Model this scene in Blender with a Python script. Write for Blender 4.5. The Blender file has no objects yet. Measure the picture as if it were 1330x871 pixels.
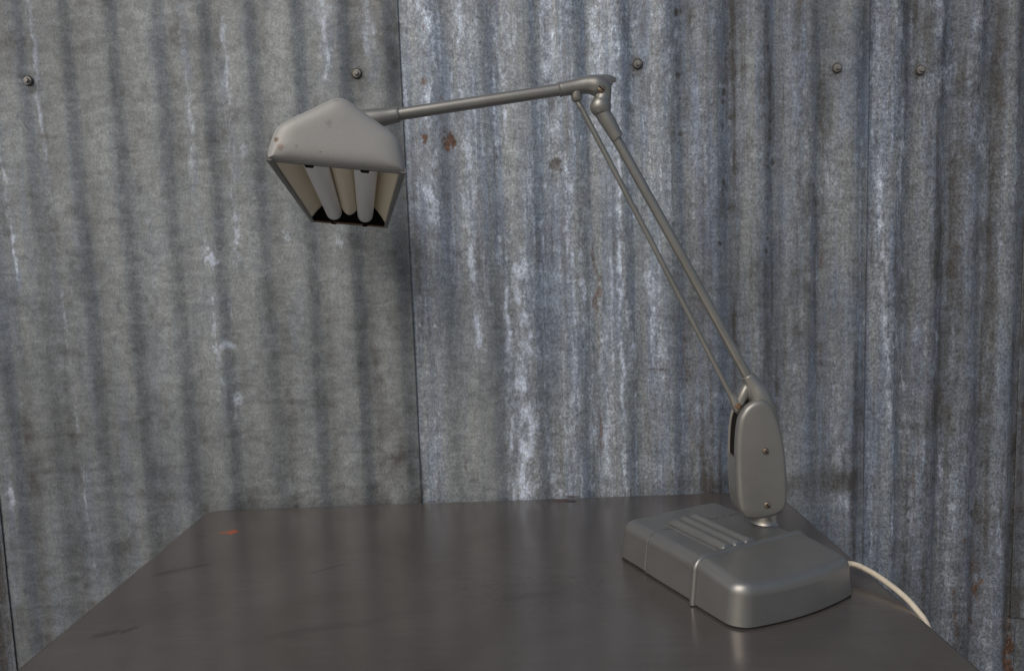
import bpy, bmesh, math, random
import numpy as np
from mathutils import Vector, Matrix

random.seed(4)
rng = np.random.default_rng(11)
scene = bpy.context.scene
COL = scene.collection

# ------------------------------------------------------------------ camera frame (metres, table top at z = 0)
F, CX, CY, CAMH = 960.0, 665.0, 435.5, 0.45
PITCH, ROLL = math.atan(98 / F), math.radians(2.0)
FWD = np.array([0, math.cos(PITCH), -math.sin(PITCH)])
_r0 = np.array([1.0, 0, 0]); _u0 = np.cross(_r0, FWD)
RIGHT = math.cos(ROLL) * _r0 - math.sin(ROLL) * _u0
UP = math.sin(ROLL) * _r0 + math.cos(ROLL) * _u0
CAM = np.array([0, 0, CAMH])

def at(px, py, y):
    """measured point -> world point on the upright plane at depth y"""
    d = FWD + RIGHT * (px - CX) / F - UP * (py - CY) / F
    return Vector(CAM + d * (y / d[1]))

def onz(px, py, z=0.0):
    d = FWD + RIGHT * (px - CX) / F - UP * (py - CY) / F
    return Vector(CAM + d * ((z - CAMH) / d[2]))

# ------------------------------------------------------------------ node helpers
def new_mat(name):
    m = bpy.data.materials.new(name); m.use_nodes = True
    nt = m.node_tree
    return m, nt, nt.nodes['Principled BSDF']

def nd(nt, kind, **kw):
    n = nt.nodes.new(kind)
    for k, v in kw.items():
        if k in n.inputs.keys(): n.inputs[k].default_value = v
        else: setattr(n, k, v)
    return n

def noise(nt, vec, scale, detail=4.0, rough=0.55, stretch=None, dist=0.0):
    if stretch:
        mp = nd(nt, 'ShaderNodeMapping'); mp.inputs['Scale'].default_value = stretch
        nt.links.new(vec, mp.inputs['Vector']); vec = mp.outputs['Vector']
    n = nd(nt, 'ShaderNodeTexNoise', Scale=scale, Detail=detail, Roughness=rough, Distortion=dist)
    nt.links.new(vec, n.inputs['Vector'])
    return n.outputs['Fac']

def ramp(nt, fac, a, b, va=0.0, vb=1.0):
    n = nd(nt, 'ShaderNodeMapRange'); n.clamp = True
    n.inputs['From Min'].default_value = a; n.inputs['From Max'].default_value = b
    n.inputs['To Min'].default_value = va; n.inputs['To Max'].default_value = vb
    nt.links.new(fac, n.inputs['Value'])
    return n.outputs['Result']

def math_n(nt, op, a, b):
    n = nd(nt, 'ShaderNodeMath', operation=op)
    for i, v in enumerate((a, b)):
        if isinstance(v, (int, float)): n.inputs[i].default_value = v
        else: nt.links.new(v, n.inputs[i])
    return n.outputs[0]

def mix(nt, fac, a, b, blend='MIX'):
    n = nd(nt, 'ShaderNodeMix', data_type='RGBA', blend_type=blend)
    for sock, v in ((n.inputs[0], fac), (n.inputs[6], a), (n.inputs[7], b)):
        if isinstance(v, (int, float)): sock.default_value = v
        elif isinstance(v, tuple): sock.default_value = (*v, 1)
        else: nt.links.new(v, sock)
    return n.outputs[2]

def attr(nt, name):
    n = nd(nt, 'ShaderNodeAttribute'); n.attribute_name = name
    return n.outputs['Fac']

def bump(nt, b, height, strength, dist):
    n = nd(nt, 'ShaderNodeBump', Strength=strength, Distance=dist)
    nt.links.new(height, n.inputs['Height'])
    nt.links.new(n.outputs['Normal'], b.inputs['Normal'])

def texco(nt): return nd(nt, 'ShaderNodeTexCoord').outputs['Object']

# ------------------------------------------------------------------ materials
def mat_zinc():
    m, nt, b = new_mat('weathered galvanised sheet')
    co = texco(nt)
    ox, bl, ru, gr, lum = (attr(nt, k) for k in ('oxide', 'bluing', 'rust', 'grime_shade', 'tone'))
    fine = noise(nt, co, 520, 2, 0.6)
    grain = noise(nt, co, 260, 5, 0.78, (1, 1, 0.7))
    med = noise(nt, co, 75, 7, 0.7, (1, 1, 0.55), 0.4)
    # spangle: irregular crystal patches
    vo = nd(nt, 'ShaderNodeTexVoronoi', Scale=85.0); nt.links.new(co, vo.inputs['Vector'])
    vo.inputs['Randomness'].default_value = 1.0
    sp = nd(nt, 'ShaderNodeSeparateColor'); nt.links.new(vo.outputs['Color'], sp.inputs[0])
    base = mix(nt, ramp(nt, med, 0.3, 0.7), (0.165, 0.186, 0.189), (0.305, 0.332, 0.336))
    base = mix(nt, math_n(nt, 'MULTIPLY', sp.outputs[0], 0.16), base, (0.37, 0.38, 0.385))
    runs = noise(nt, co, 130, 5, 0.7, (1, 1, 0.05), 0.25)
    runs2 = noise(nt, co, 48, 5, 0.75, (1, 1, 0.10), 0.5)
    blm = math_n(nt, 'MULTIPLY', bl, ramp(nt, runs2, 0.35, 0.6, 0.30, 1.0))
    base = mix(nt, blm, base, (0.165, 0.208, 0.285))
    streaky = attr(nt, 'streaky')
    base = mix(nt, math_n(nt, 'MULTIPLY', streaky, ramp(nt, runs, 0.52, 0.68, 0, 0.75)), base, (0.085, 0.088, 0.098))
    base = mix(nt, math_n(nt, 'MULTIPLY', streaky, ramp(nt, runs2, 0.55, 0.72, 0, 0.55)), base, (0.42, 0.46, 0.51))
    # white rust: crusty bloom broken up by fine grain
    crust = noise(nt, co, 150, 7, 0.8, (1, 1, 0.5), 0.5)
    cr = ramp(nt, crust, 0.3, 0.7)
    oxm = ramp(nt, math_n(nt, 'ADD', math_n(nt, 'MULTIPLY', ox, 0.95), math_n(nt, 'MULTIPLY', cr, 0.85)), 0.60, 1.42)
    base = mix(nt, oxm, base, (0.58, 0.655, 0.77))
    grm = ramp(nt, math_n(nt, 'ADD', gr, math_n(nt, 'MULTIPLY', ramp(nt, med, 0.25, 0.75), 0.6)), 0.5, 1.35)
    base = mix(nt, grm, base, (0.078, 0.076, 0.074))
    rum = ramp(nt, math_n(nt, 'ADD', ru, math_n(nt, 'MULTIPLY', cr, 0.8)), 0.72, 1.35)
    base = mix(nt, rum, base, mix(nt, ramp(nt, grain, 0.35, 0.65), (0.055, 0.028, 0.019), (0.165, 0.098, 0.066)))
    # fine pits and grains
    gc = math_n(nt, 'ADD', math_n(nt, 'MULTIPLY', streaky, 0.75), 0.40)
    gv = math_n(nt, 'ADD', math_n(nt, 'MULTIPLY', ramp(nt, grain, 0.30, 0.70, -0.72, 0.72), gc), 1.0)
    flow = noise(nt, co, 42, 5, 0.7, (0.55, 1, 1.3), 0.8)
    gv = math_n(nt, 'MULTIPLY', gv, ramp(nt, flow, 0.3, 0.7, 0.74, 1.26))
    pit = math_n(nt, 'MULTIPLY', gv, ramp(nt, fine, 0.3, 0.7, 0.84, 1.16))
    cc = nd(nt, 'ShaderNodeCombineColor')
    tone = math_n(nt, 'MULTIPLY', pit, lum)
    for i in range(3): nt.links.new(tone, cc.inputs[i])
    base = mix(nt, 1.0, base, cc.outputs[0], 'MULTIPLY')
    nt.links.new(base, b.inputs['Base Color'])
    b.inputs['Metallic'].default_value = 0.2
    nt.links.new(ramp(nt, oxm, 0, 1, 0.55, 0.85), b.inputs['Roughness'])
    h = math_n(nt, 'ADD', math_n(nt, 'MULTIPLY', grain, 0.8), math_n(nt, 'ADD', crust, med))
    bump(nt, b, h, 0.4, 0.0012)
    return m

def mat_steel_table():
    m, nt, b = new_mat('dark brushed sheet steel')
    co = texco(nt)
    brush = noise(nt, co, 60, 4, 0.7, (0.12, 9, 1))
    brush2 = noise(nt, co, 24, 5, 0.6, (0.25, 2.2, 1))
    blot = noise(nt, co, 5.5, 6, 0.62, None, 0.6)
    smear = noise(nt, co, 15, 5, 0.6, (0.7, 1.3, 1), 1.2)
    base = mix(nt, ramp(nt, brush, 0.3, 0.7), (0.172, 0.156, 0.147), (0.215, 0.198, 0.188))
    base = mix(nt, ramp(nt, blot, 0.42, 0.72, 0, 0.6), base, (0.135, 0.117, 0.106))
    base = mix(nt, ramp(nt, smear, 0.55, 0.85, 0, 0.16), base, (0.205, 0.19, 0.18))
    base = mix(nt, math_n(nt, 'MULTIPLY', attr(nt, 'scuff'), ramp(nt, brush2, 0.3, 0.6, 0.6, 1)), base, (0.026, 0.022, 0.020))
    scr = noise(nt, co, 34, 6, 0.7, (0.35, 3.0, 1), 1.5)
    base = mix(nt, ramp(nt, scr, 0.64, 0.74, 0, 0.30), base, (0.085, 0.074, 0.068))
    base = mix(nt, attr(nt, 'rust'), base, (0.11, 0.035, 0.02))
    base = mix(nt, attr(nt, 'paint'), base, (0.62, 0.145, 0.045))
    base = mix(nt, attr(nt, 'hole'), base, (0.006, 0.005, 0.005))
    nt.links.new(base, b.inputs['Base Color'])
    b.inputs['Metallic'].default_value = 0.55
    r = math_n(nt, 'ADD', ramp(nt, blot, 0.35, 0.7, 0.17, 0.23), ramp(nt, smear, 0.4, 0.8, -0.01, 0.03))
    nt.links.new(r, b.inputs['Roughness'])
    bump(nt, b, math_n(nt, 'ADD', brush, math_n(nt, 'MULTIPLY', brush2, 0.8)), 0.30, 0.0003)
    return m

def mat_paint(name, c0, c1, rough=0.4, metallic=0.5, chips=0.0, grain=900, chips_at=()):
    """silver-grey hammer paint with a little dirt"""
    m, nt, b = new_mat(name)
    co = texco(nt)
    g = noise(nt, co, grain, 2, 0.6)
    d = noise(nt, co, 18, 4, 0.6)
    base = mix(nt, ramp(nt, d, 0.25, 0.75), c0, c1)
    base = mix(nt, ramp(nt, g, 0.55, 0.72, 0, 0.25), base, tuple(min(1, x * 1.5) for x in c1))
    if chips:
        ch = noise(nt, co, 62, 3, 0.5); ch2 = noise(nt, co, 260, 4, 0.6)
        base = mix(nt, ramp(nt, ch, 0.735, 0.75, 0, chips), base, (0.13, 0.085, 0.065))
        for q, rad, colr, st in chips_at:
            vd = nd(nt, 'ShaderNodeVectorMath', operation='DISTANCE'); vd.inputs[1].default_value = q
            nt.links.new(co, vd.inputs[0])
            dd = math_n(nt, 'ADD', math_n(nt, 'DIVIDE', vd.outputs['Value'], rad), math_n(nt, 'MULTIPLY', ch2, 1.6))
            base = mix(nt, ramp(nt, dd, 1.25, 1.75, st, 0.0), base, colr)
        smu = noise(nt, co, 22, 4, 0.5)
        base = mix(nt, ramp(nt, smu, 0.62, 0.8, 0, 0.35), base, tuple(x * 0.62 for x in c0))
    nt.links.new(base, b.inputs['Base Color'])
    b.inputs['Metallic'].default_value = metallic
    soft = noise(nt, co, 9, 2, 0.5)
    nt.links.new(ramp(nt, soft, 0.3, 0.7, max(rough, 0.295), max(rough, 0.295) + 0.05), b.inputs['Roughness'])
    return m

def mat_simple(name, c0, c1, rough, metallic=0.0, scale=60, stretch=None, bumpd=0.0003):
    m, nt, b = new_mat(name)
    co = texco(nt)
    n = noise(nt, co, scale, 5, 0.6, stretch)
    nt.links.new(mix(nt, ramp(nt, n, 0.3, 0.7), c0, c1), b.inputs['Base Color'])
    b.inputs['Metallic'].default_value = metallic
    nt.links.new(ramp(nt, n, 0.3, 0.7, rough - 0.05, rough + 0.08), b.inputs['Roughness'])
    bump(nt, b, n, 0.2, bumpd)
    return m

M = {}
M['zinc'] = mat_zinc()
M['table'] = mat_steel_table()
M['base'] = mat_paint('grey hammer paint', (0.235, 0.238, 0.232), (0.275, 0.278, 0.271), 0.27, 0.62)
M['post'] = mat_paint('warm grey hammer paint', (0.228, 0.229, 0.217), (0.272, 0.273, 0.259), 0.31, 0.5)
M['arm'] = mat_paint('silver grey arm paint', (0.262, 0.262, 0.246), (0.325, 0.325, 0.305), 0.30, 0.62)
H_O = Vector((-0.1605, 0.715, 0.5457)); H_A = Vector((-0.1933, 0.9803, -0.0398)).normalized()
def hood_mark(u, v, depth=0.0):
    d = Vector(FWD + RIGHT * (u - CX) / F - UP * (v - CY) / F); c = Vector(CAM)
    p = c + d * ((H_O + H_A * depth - c).dot(H_A) / d.dot(H_A))
    return tuple(p - Vector((0.33, 0.97, 0.0)))
M['hood'] = mat_paint('pale grey hood paint', (0.35, 0.352, 0.335), (0.41, 0.41, 0.392), 0.42, 0.1, chips=0.8, chips_at=(
    (hood_mark(427, 159, -.006), .0055, (0.20, 0.195, 0.185), .45), (hood_mark(424, 169, -.006), .0035, (0.22, 0.21, 0.20), .35), (hood_mark(358, 180.5, .0005), .0034, (0.15, 0.075, 0.05), .9),
    (hood_mark(364, 191, -.001), .0044, (0.24, 0.15, 0.11), .55), (hood_mark(385, 190, -.0045), .0026, (0.2, 0.16, 0.14), .6), (hood_mark(436, 131, .002), .0040, (0.32, 0.30, 0.28), .7)))
M['rim'] = mat_paint('dark grey rim paint', (0.17, 0.17, 0.165), (0.23, 0.23, 0.22), 0.5, 0.3)
M['enamel'] = mat_simple('yellowed cream enamel', (0.86, 0.75, 0.54), (0.90, 0.81, 0.62), 0.45, 0, 30, None, .00005)
M['tube'] = mat_simple('dusty white glass tube', (0.82, 0.82, 0.80), (0.84, 0.84, 0.82), 0.36, 0, 5, None, 0.0)
M['black'] = mat_simple('black bakelite and gaps', (0.010, 0.009, 0.008), (0.022, 0.019, 0.017), 0.6)  # also fills the post slot, as its painted shade
M['black'].node_tree.nodes['Principled BSDF'].inputs['Specular IOR Level'].default_value = 0.05
M['rusty'] = mat_simple('rust and dirt', (0.05, 0.025, 0.014), (0.30, 0.19, 0.11), 0.8, 0, 150)
M['brass'] = mat_simple('tarnished brass', (0.17, 0.12, 0.08), (0.40, 0.34, 0.27), 0.38, 0.9, 300)
M['chrome'] = mat_simple('worn nickel', (0.38, 0.365, 0.34), (0.52, 0.50, 0.47), 0.36, 1.0, 80)
M['cord'] = mat_simple('ivory plastic cord', (0.62, 0.55, 0.43), (0.74, 0.68, 0.56), 0.42, 0, 50)
M['bolt'] = mat_simple('dull zinc bolt', (0.22, 0.215, 0.20), (0.36, 0.355, 0.335), 0.5, 0.5, 260)
M['washer'] = mat_simple('dark washer', (0.045, 0.04, 0.036), (0.09, 0.083, 0.075), 0.65, 0.1, 260)
M['ground'] = mat_simple('pale bounce concrete', (0.36, 0.35, 0.33), (0.46, 0.45, 0.43), 0.85, 0, 6)
M['rubber'] = mat_simple('black rubber', (0.012, 0.012, 0.012), (0.022, 0.022, 0.022), 0.7)

# ------------------------------------------------------------------ object helpers
def link(name, me, mat=None, parent=None, smooth=True):
    o = bpy.data.objects.new(name, me); COL.objects.link(o)
    if mat: me.materials.append(mat)
    if smooth:
        me.polygons.foreach_set('use_smooth', [True] * len(me.polygons))
    if parent: o.parent = parent
    return o

def from_bm(name, bm, mat=None, parent=None, smooth=True, sharp=None):
    bmesh.ops.recalc_face_normals(bm, faces=bm.faces)
    me = bpy.data.meshes.new(name); bm.to_mesh(me); bm.free()
    o = link(name, me, mat, parent, smooth)
    if sharp: me.set_sharp_from_angle(angle=math.radians(sharp))
    return o

def empty(name, loc=(0, 0, 0)):
    o = bpy.data.objects.new(name, None); COL.objects.link(o); o.location = loc
    o.empty_display_size = 0.05
    return o

def loft(bm, rings, cap0=True, cap1=True, closed=True):
    vr = [[bm.verts.new(p) for p in r] for r in rings]
    n = len(rings[0])
    for a, b in zip(vr[:-1], vr[1:]):
        for i in range(n if closed else n - 1):
            j = (i + 1) % n
            bm.faces.new((a[i], a[j], b[j], b[i]))
    if closed and cap0: bm.faces.new(vr[0][::-1])
    if closed and cap1: bm.faces.new(vr[-1])
    return vr

def spline(pts, n):
    """Catmull-Rom through pts (x, y, z, radius)"""
    P = [np.array(p, float) for p in pts]
    P = [2 * P[0] - P[1]] + P + [2 * P[-1] - P[-2]]
    out = []
    for i in range(1, len(P) - 2):
        for k in range(n):
            t = k / n
            a, b, c, d = P[i - 1], P[i], P[i + 1], P[i + 2]
            out.append(0.5 * (2 * b + (c - a) * t + (2 * a - 5 * b + 4 * c - d) * t * t + (3 * b - a - 3 * c + d) * t ** 3))
    out.append(P[-2])
    return out

def tube(bm, pts, n=24, up=(0, 1, 0), cap=True, flat=1.0):
    """pts: rows of x, y, z, radius"""
    rings = []
    up = Vector(up)
    for i, p in enumerate(pts):
        a = Vector(pts[max(i - 1, 0)][:3]); b = Vector(pts[min(i + 1, len(pts) - 1)][:3])
        t = (b - a).normalized()
        s = t.cross(up)
        if s.length < 1e-4: s = t.cross(Vector((1, 0, 0)))
        s.normalize(); u = s.cross(t).normalized()
        c = Vector(p[:3]); r = p[3]
        rings.append([c + (s * math.cos(2 * math.pi * k / n) + u * (math.sin(2 * math.pi * k / n) * flat)) * r for k in range(n)])
    loft(bm, rings, cap, cap)

def lathe(bm, origin, axis, prof, n=32):
    """prof: rows of (distance along axis, radius)"""
    ax = Vector(axis).normalized()
    s = ax.cross(Vector((0, 0, 1)))
    if s.length < 1e-3: s = ax.cross(Vector((1, 0, 0)))
    s.normalize(); u = s.cross(ax)
    rings = [[Vector(origin) + ax * d + (s * math.cos(2 * math.pi * k / n) + u * math.sin(2 * math.pi * k / n)) * r for k in range(n)] for d, r in prof]
    loft(bm, rings)

def box(bm, x0, x1, y0, y1, z0, z1, mtx=None, bev=0.0):
    g = bmesh.ops.create_cube(bm, size=1.0)
    vs = g['verts']
    for v in vs:
        v.co = Vector((x0 + (v.co.x + .5) * (x1 - x0), y0 + (v.co.y + .5) * (y1 - y0), z0 + (v.co.z + .5) * (z1 - z0)))
    if bev:
        es = list({e for v in vs for e in v.link_edges})
        r = bmesh.ops.bevel(bm, geom=es, offset=bev, segments=3, profile=0.5, affect='EDGES')
        vs = list({v for f in r['faces'] for v in f.verts} | {v for v in vs if v.is_valid})
    if mtx:
        for v in vs: v.co = mtx @ v.co

def sph(bm, c, r, seg=24, scale=(1, 1, 1)):
    m = Matrix.Translation(c) @ Matrix.Diagonal((*scale, 1))
    bmesh.ops.create_uvsphere(bm, u_segments=seg, v_segments=seg // 2, radius=r, matrix=m)

def blend(o, voxel, it=8):
    """merge overlapping castings into one smooth skin"""
    r = o.modifiers.new('remesh', 'REMESH'); r.mode = 'VOXEL'; r.voxel_size = voxel; r.use_smooth_shade = True
    s = o.modifiers.new('smooth', 'SMOOTH'); s.factor = 0.5; s.iterations = it

# ------------------------------------------------------------------ value noise for stain masks
def vnoise(x, z, seed):
    r = np.random.default_rng(seed).random((256, 256)).astype(np.float32)
    xi = np.floor(x).astype(int); zi = np.floor(z).astype(int)
    fx = x - xi; fz = z - zi
    fx = fx * fx * (3 - 2 * fx); fz = fz * fz * (3 - 2 * fz)
    a = r[xi % 256, zi % 256]; b = r[(xi + 1) % 256, zi % 256]
    c = r[xi % 256, (zi + 1) % 256]; d = r[(xi + 1) % 256, (zi + 1) % 256]
    return (a * (1 - fx) + b * fx) * (1 - fz) + (c * (1 - fx) + d * fx) * fz

def fbm(x, z, seed, oct=4, gain=0.55):
    s = 0; a = 1; t = 0
    for k in range(oct):
        s = s + a * vnoise(x * 2 ** k, z * 2 ** k, seed + k); t += a; a *= gain
    return s / t

def sm(v, a, b):
    t = np.clip((v - a) / (b - a), 0, 1)
    return t * t * (3 - 2 * t)

# ================================================================== CORRUGATED WALL
WY, PITCHX, AMP = 1.374, 0.0830, 0.0054
ZB, ZT = -0.75, 1.30
SEAMS = [-0.9887, at(532, 325, WY).x, at(1129, 300, WY).x, at(1322, 650, WY).x]

wall = empty('corrugated_wall', (0, WY, ZB))
wall['label'] = 'weathered corrugated galvanised metal wall standing behind the steel table'
wall['category'] = 'wall'
WALL_O = Vector((0, WY, ZB))

# stains as measured on the wall: (x, y) measured points, width and strength
def streak(X, Z, u0, v0, u1, v1, w, seed, jag=0.6, soft=0.25):
    """ragged run-off streak between two measured points"""
    p = at(u0, v0, WY); q = at(u1, v1, WY)
    t = (p.z - Z) / max(p.z - q.z, 1e-4)
    xc = p.x + (q.x - p.x) * t + (fbm(Z * 22, Z * 0 + seed, seed, 3) - 0.5) * w * 2.2
    ww = w * (0.45 + 1.1 * fbm(Z * 30, X * 0 + 3.3 * seed, seed + 5, 3))
    d = np.abs(X - xc) / ww + (fbm(X * 110, Z * 55, seed + 9, 3) - 0.5) * 2 * jag
    brk = 0.25 + 0.75 * sm(fbm(Z * 16 + 5 * seed, X * 25, seed + 13, 4), 0.36, 0.6)
    halo = 0.30 * (1 - sm(d, 0.6, 2.6))
    return np.maximum((1 - sm(d, 0.0, 1.3)) * brk, halo) * sm(t, -0.02, soft * 0.4) * (1 - sm(t, 1 - soft, 1.03))

def blob(X, Z, u, v, rx, rz, seed, jag=0.8):
    p = at(u, v, WY)
    d = np.sqrt(((X - p.x) / rx) ** 2 + ((Z - p.z) / rz) ** 2) + (fbm(X * 130, Z * 110, seed, 4) - 0.5) * 2 * jag
    return 1 - sm(d, 0.35, 1.1)

def paint_sheet(X, Z, PH, kind, seed):
    """masks of stains and painted shade for one sheet; PH = corrugation phase 0..1 (0.5 = trough)"""
    ox = np.zeros_like(X); bl = np.zeros_like(X); ru = np.zeros_like(X); gr = np.zeros_like(X)
    tone = np.ones_like(X)
    big = fbm(X * 5, Z * 3.2, seed, 4); mid = fbm(X * 26, Z * 15, seed + 20, 4)
    vert = fbm(X * 62, Z * 2.1, seed + 40, 4); vfine = fbm(X * 170, Z * 7, seed + 60, 3)
    patch = fbm(X * 70, Z * 60, seed + 80, 3); horiz = fbm(X * 7, Z * 75, seed + 90, 3)
    valley = np.exp(-((PH - 0.5) / 0.17) ** 2)  # weight that darkens the troughs
    if kind == 'left':
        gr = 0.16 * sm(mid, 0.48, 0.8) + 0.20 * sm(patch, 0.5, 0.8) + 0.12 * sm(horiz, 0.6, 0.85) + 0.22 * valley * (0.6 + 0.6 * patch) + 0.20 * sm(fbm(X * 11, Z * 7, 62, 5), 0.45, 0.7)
        low = sm(at(0, 380, WY).z - Z, 0, 0.75); lft = sm(-0.45 - X, 0, 0.6)
        gr = gr + 0.30 * low * (0.35 + 0.65 * lft) * (0.8 + 0.4 * mid)  # light falloff towards the lower left painted into the colour
        gr = gr + 0.18 * lft  # same painted falloff towards the left end
        bl = 0.08 + 0.45 * sm(vert, 0.42, 0.68) * (0.3 + 0.7 * lft) + 0.35 * low * lft + 0.2 * sm(mid, 0.5, 0.8)
        tone = 0.92 + 0.22 * sm(big, 0.35, 0.65) - 0.07 * sm(horiz, 0.55, 0.8)
        ox = 0.16 * sm(horiz, 0.62, 0.9) + 0.12 * sm(patch, 0.62, 0.9)
        for i, (a, b, c, d, w, s) in enumerate([
            (34, -30, 75, 372, .0042, 1.0), (75, 330, 128, 790, .0040, .55), (-8, 140, 25, 385, .0045, 1.1),
            (234, 20, 256, 280, .0060, .75), (287, 10, 310, 370, .0062, .8), (416, -20, 425, 130, .0090, 1.0),
            (472, -10, 478, 90, .0085, .75), (298, 380, 312, 600, .006, .35), (266, 300, 292, 540, .007, .55)]):
            ox = np.maximum(ox, s * 0.95 * streak(X, Z, a, b, c, d, w, seed + i))
            bl = np.maximum(bl, 0.8 * s * streak(X, Z, a + 4, b - 10, c + 4, d + 60, w * 2.1, seed + 30 + i))
        for i, (u, v, rx, rz, s) in enumerate([(276, 335, .016, .018, .9), (292, 448, .018, .013, .6), (306, 520, .012, .014, .7),
                (480, 45, .014, .03, .6), (371, 305, .013, .012, .6), (318, 195, .01, .012, .5), (440, 315, .012, .016, .5), (15, 640, .011, .03, .7)]):
            ox = np.maximum(ox, s * blob(X, Z, u, v, rx, rz, seed + 200 + i, 1.0))
        # shade of the down-turned slope before the lap, put into the colour
        p = at(500, 300, WY).x
        gr = gr + 0.40 * sm(X, p - 0.07, p + 0.03) * (0.4 + 0.9 * mid)
        # darker line just above the table
        zt = at(400, 655, WY).z
        gr = gr + 0.45 * np.exp(-((Z - zt) / 0.022) ** 2) * sm(X, -0.62, -0.5) * mid * 1.5
    elif kind == 'middle':
        rgt = sm(X, at(780, 300, WY).x, at(960, 300, WY).x)
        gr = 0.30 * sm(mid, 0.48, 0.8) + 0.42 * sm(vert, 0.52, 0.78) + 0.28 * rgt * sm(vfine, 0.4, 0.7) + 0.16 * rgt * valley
        gr = gr + 0.22 * rgt
        bl = 0.22 + 0.65 * sm(vert, 0.3, 0.58) * sm(big, 0.25, 0.5) + 0.50 * rgt * sm(fbm(X * 30, Z * 4, seed + 7, 4), 0.4, 0.65)
        ox = 0.40 * sm(vfine, 0.48, 0.74) * sm(big, 0.3, 0.55) + 0.50 * sm(patch, 0.58, 0.85) * sm(mid, 0.4, 0.7)
        lowclean = sm(X, at(545, 0, WY).x, at(560, 0, WY).x) * (1 - sm(X, at(630, 0, WY).x, at(650, 0, WY).x)) * sm(at(0, 400, WY).z - Z, -0.1, 0.1)
        ox = ox * (1 - 0.75 * lowclean); bl = bl * (1 - 0.7 * lowclean); gr = gr * (1 - 0.35 * lowclean)
        tone = 1.16 + 0.18 * sm(big, 0.4, 0.65) - 0.24 * rgt
        for i, (a, b, c, d, w, s) in enumerate([
            (548, -20, 562, 330, .0125, .85), (532, 0, 540, 130, .005, .6), (590, -20, 610, 280, .010, .6), (606, 250, 628, 500, .0085, 1.05),
            (612, 300, 640, 420, .005, .7), (655, 310, 668, 700, .006, 1.15), (672, 320, 688, 760, .0175, 1.2), (690, 480, 694, 760, .0125, 1.0),
            (645, 0, 655, 200, .009, .55), (708, -10, 722, 200, .013, .75), (735, 200, 745, 400, .007, .75), (738, 300, 752, 560, .006, .7),
            (716, 560, 728, 760, .012, .55), (800, 0, 812, 700, .0042, .85), (780, 340, 797, 700, .009, .55), (772, 0, 778, 120, .012, .6),
            (848, 340, 862, 560, .015, .55), (755, 280, 770, 640, .007, .6), (868, 0, 872, 160, .012, .45), (1072, 150, 1078, 420, .010, .5),
            (1118, 30, 1119, 640, .0028, .6), (1085, 450, 1100, 720, .011, .55), (925, 150, 930, 330, .008, .4), (980, 400, 990, 620, .012, .4)]):
            ox = np.maximum(ox, s * 0.95 * streak(X, Z, a, b, c, d, w, seed + i, 0.75))
            bl = np.maximum(bl, 0.75 * s * streak(X, Z, a - 3, b - 20, c - 3, d + 60, w * 1.7, seed + 30 + i, 0.5))
        for i, (u, v, rx, rz, s) in enumerate([(552, 178, .009, .011, 1.0), (583, 184, .013, .020, 1.15), (550, 103, .008, .014, .7),
                (547, 35, .009, .012, .55), (574, 145, .006, .05, .5), (720, 215, .013, .018, .35), (745, 645, .02, .004, .7)]):
            ru = np.maximum(ru, s * blob(X, Z, u, v, rx, rz, seed + 200 + i, 0.9))
        for i, (a, b, c, d, w, s) in enumerate([(578, 0, 592, 330, .0035, .62), (549, 20, 560, 180, .0045, .55), (774, 280, 782, 640, .0085, .72),
                (762, 170, 772, 300, .006, .45), (758, 0, 764, 90, .006, .5), (905, 330, 915, 420, .008, .5), (1066, 60, 1068, 560, .006, .55),
                (840, 480, 846, 640, .006, .5), (886, 420, 900, 620, .011, .55), (600, 540, 612, 640, .006, .45), (1006, 200, 1012, 330, .008, .45)]):
            ru = np.maximum(ru, s * streak(X, Z, a, b, c, d, w, seed + 60 + i, 0.9))
        for i, (a, b, c, d, w, s) in enumerate([(937, -10, 945, 340, .010, .75), (995, -10, 1003, 200, .009, .6), (1064, -10, 1066, 500, .008, .6),
                (882, 0, 890, 300, .007, .6), (560, 420, 575, 640, .0025, .75), (545, 560, 550, 660, .004, .5), (783, 330, 795, 620, .004, .6),
                (893, 440, 905, 560, .014, .6), (1022, 540, 1040, 640, .02, .35), (948, 300, 958, 430, .012, .5)]):
            gr = np.maximum(gr, s * streak(X, Z, a, b, c, d, w, seed + 90 + i, 1.0))
        for i in range(26):
            r2 = np.random.default_rng(500 + i)
            u = r2.choice([940, 948, 997, 1002, 884, 1000]) + r2.normal() * 4
            gr = np.maximum(gr, 1.1 * blob(X, Z, u, r2.uniform(10, 330), .0035 + .004 * r2.random(), .004 + .006 * r2.random(), 600 + i, 0.5))
        gr = np.maximum(gr, 0.95 * blob(X, Z, 722, 214, .014, .024, seed + 333, 0.9))
        gr = np.maximum(gr, 0.75 * blob(X, Z, 855, 480, .035, .004, seed + 334, 0.6))
        zt = at(650, 640, WY).z
        gr = gr + 0.35 * np.exp(-((Z - zt) / 0.02) ** 2) * mid * 1.6  # darker line along the table here too
    else:
        far = 1.0 if kind != 'right' else 0.0
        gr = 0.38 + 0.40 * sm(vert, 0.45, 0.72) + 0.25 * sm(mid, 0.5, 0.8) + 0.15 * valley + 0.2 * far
        bl = 0.85 * sm(vert, 0.3, 0.55) * sm(big, 0.2, 0.45) + 0.42
        ox = 0.35 * sm(vfine, 0.52, 0.8) + 0.2 * sm(patch, 0.6, 0.85)
        tone = 0.90 + 0.12 * sm(big, 0.4, 0.65) - 0.12 * far
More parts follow.
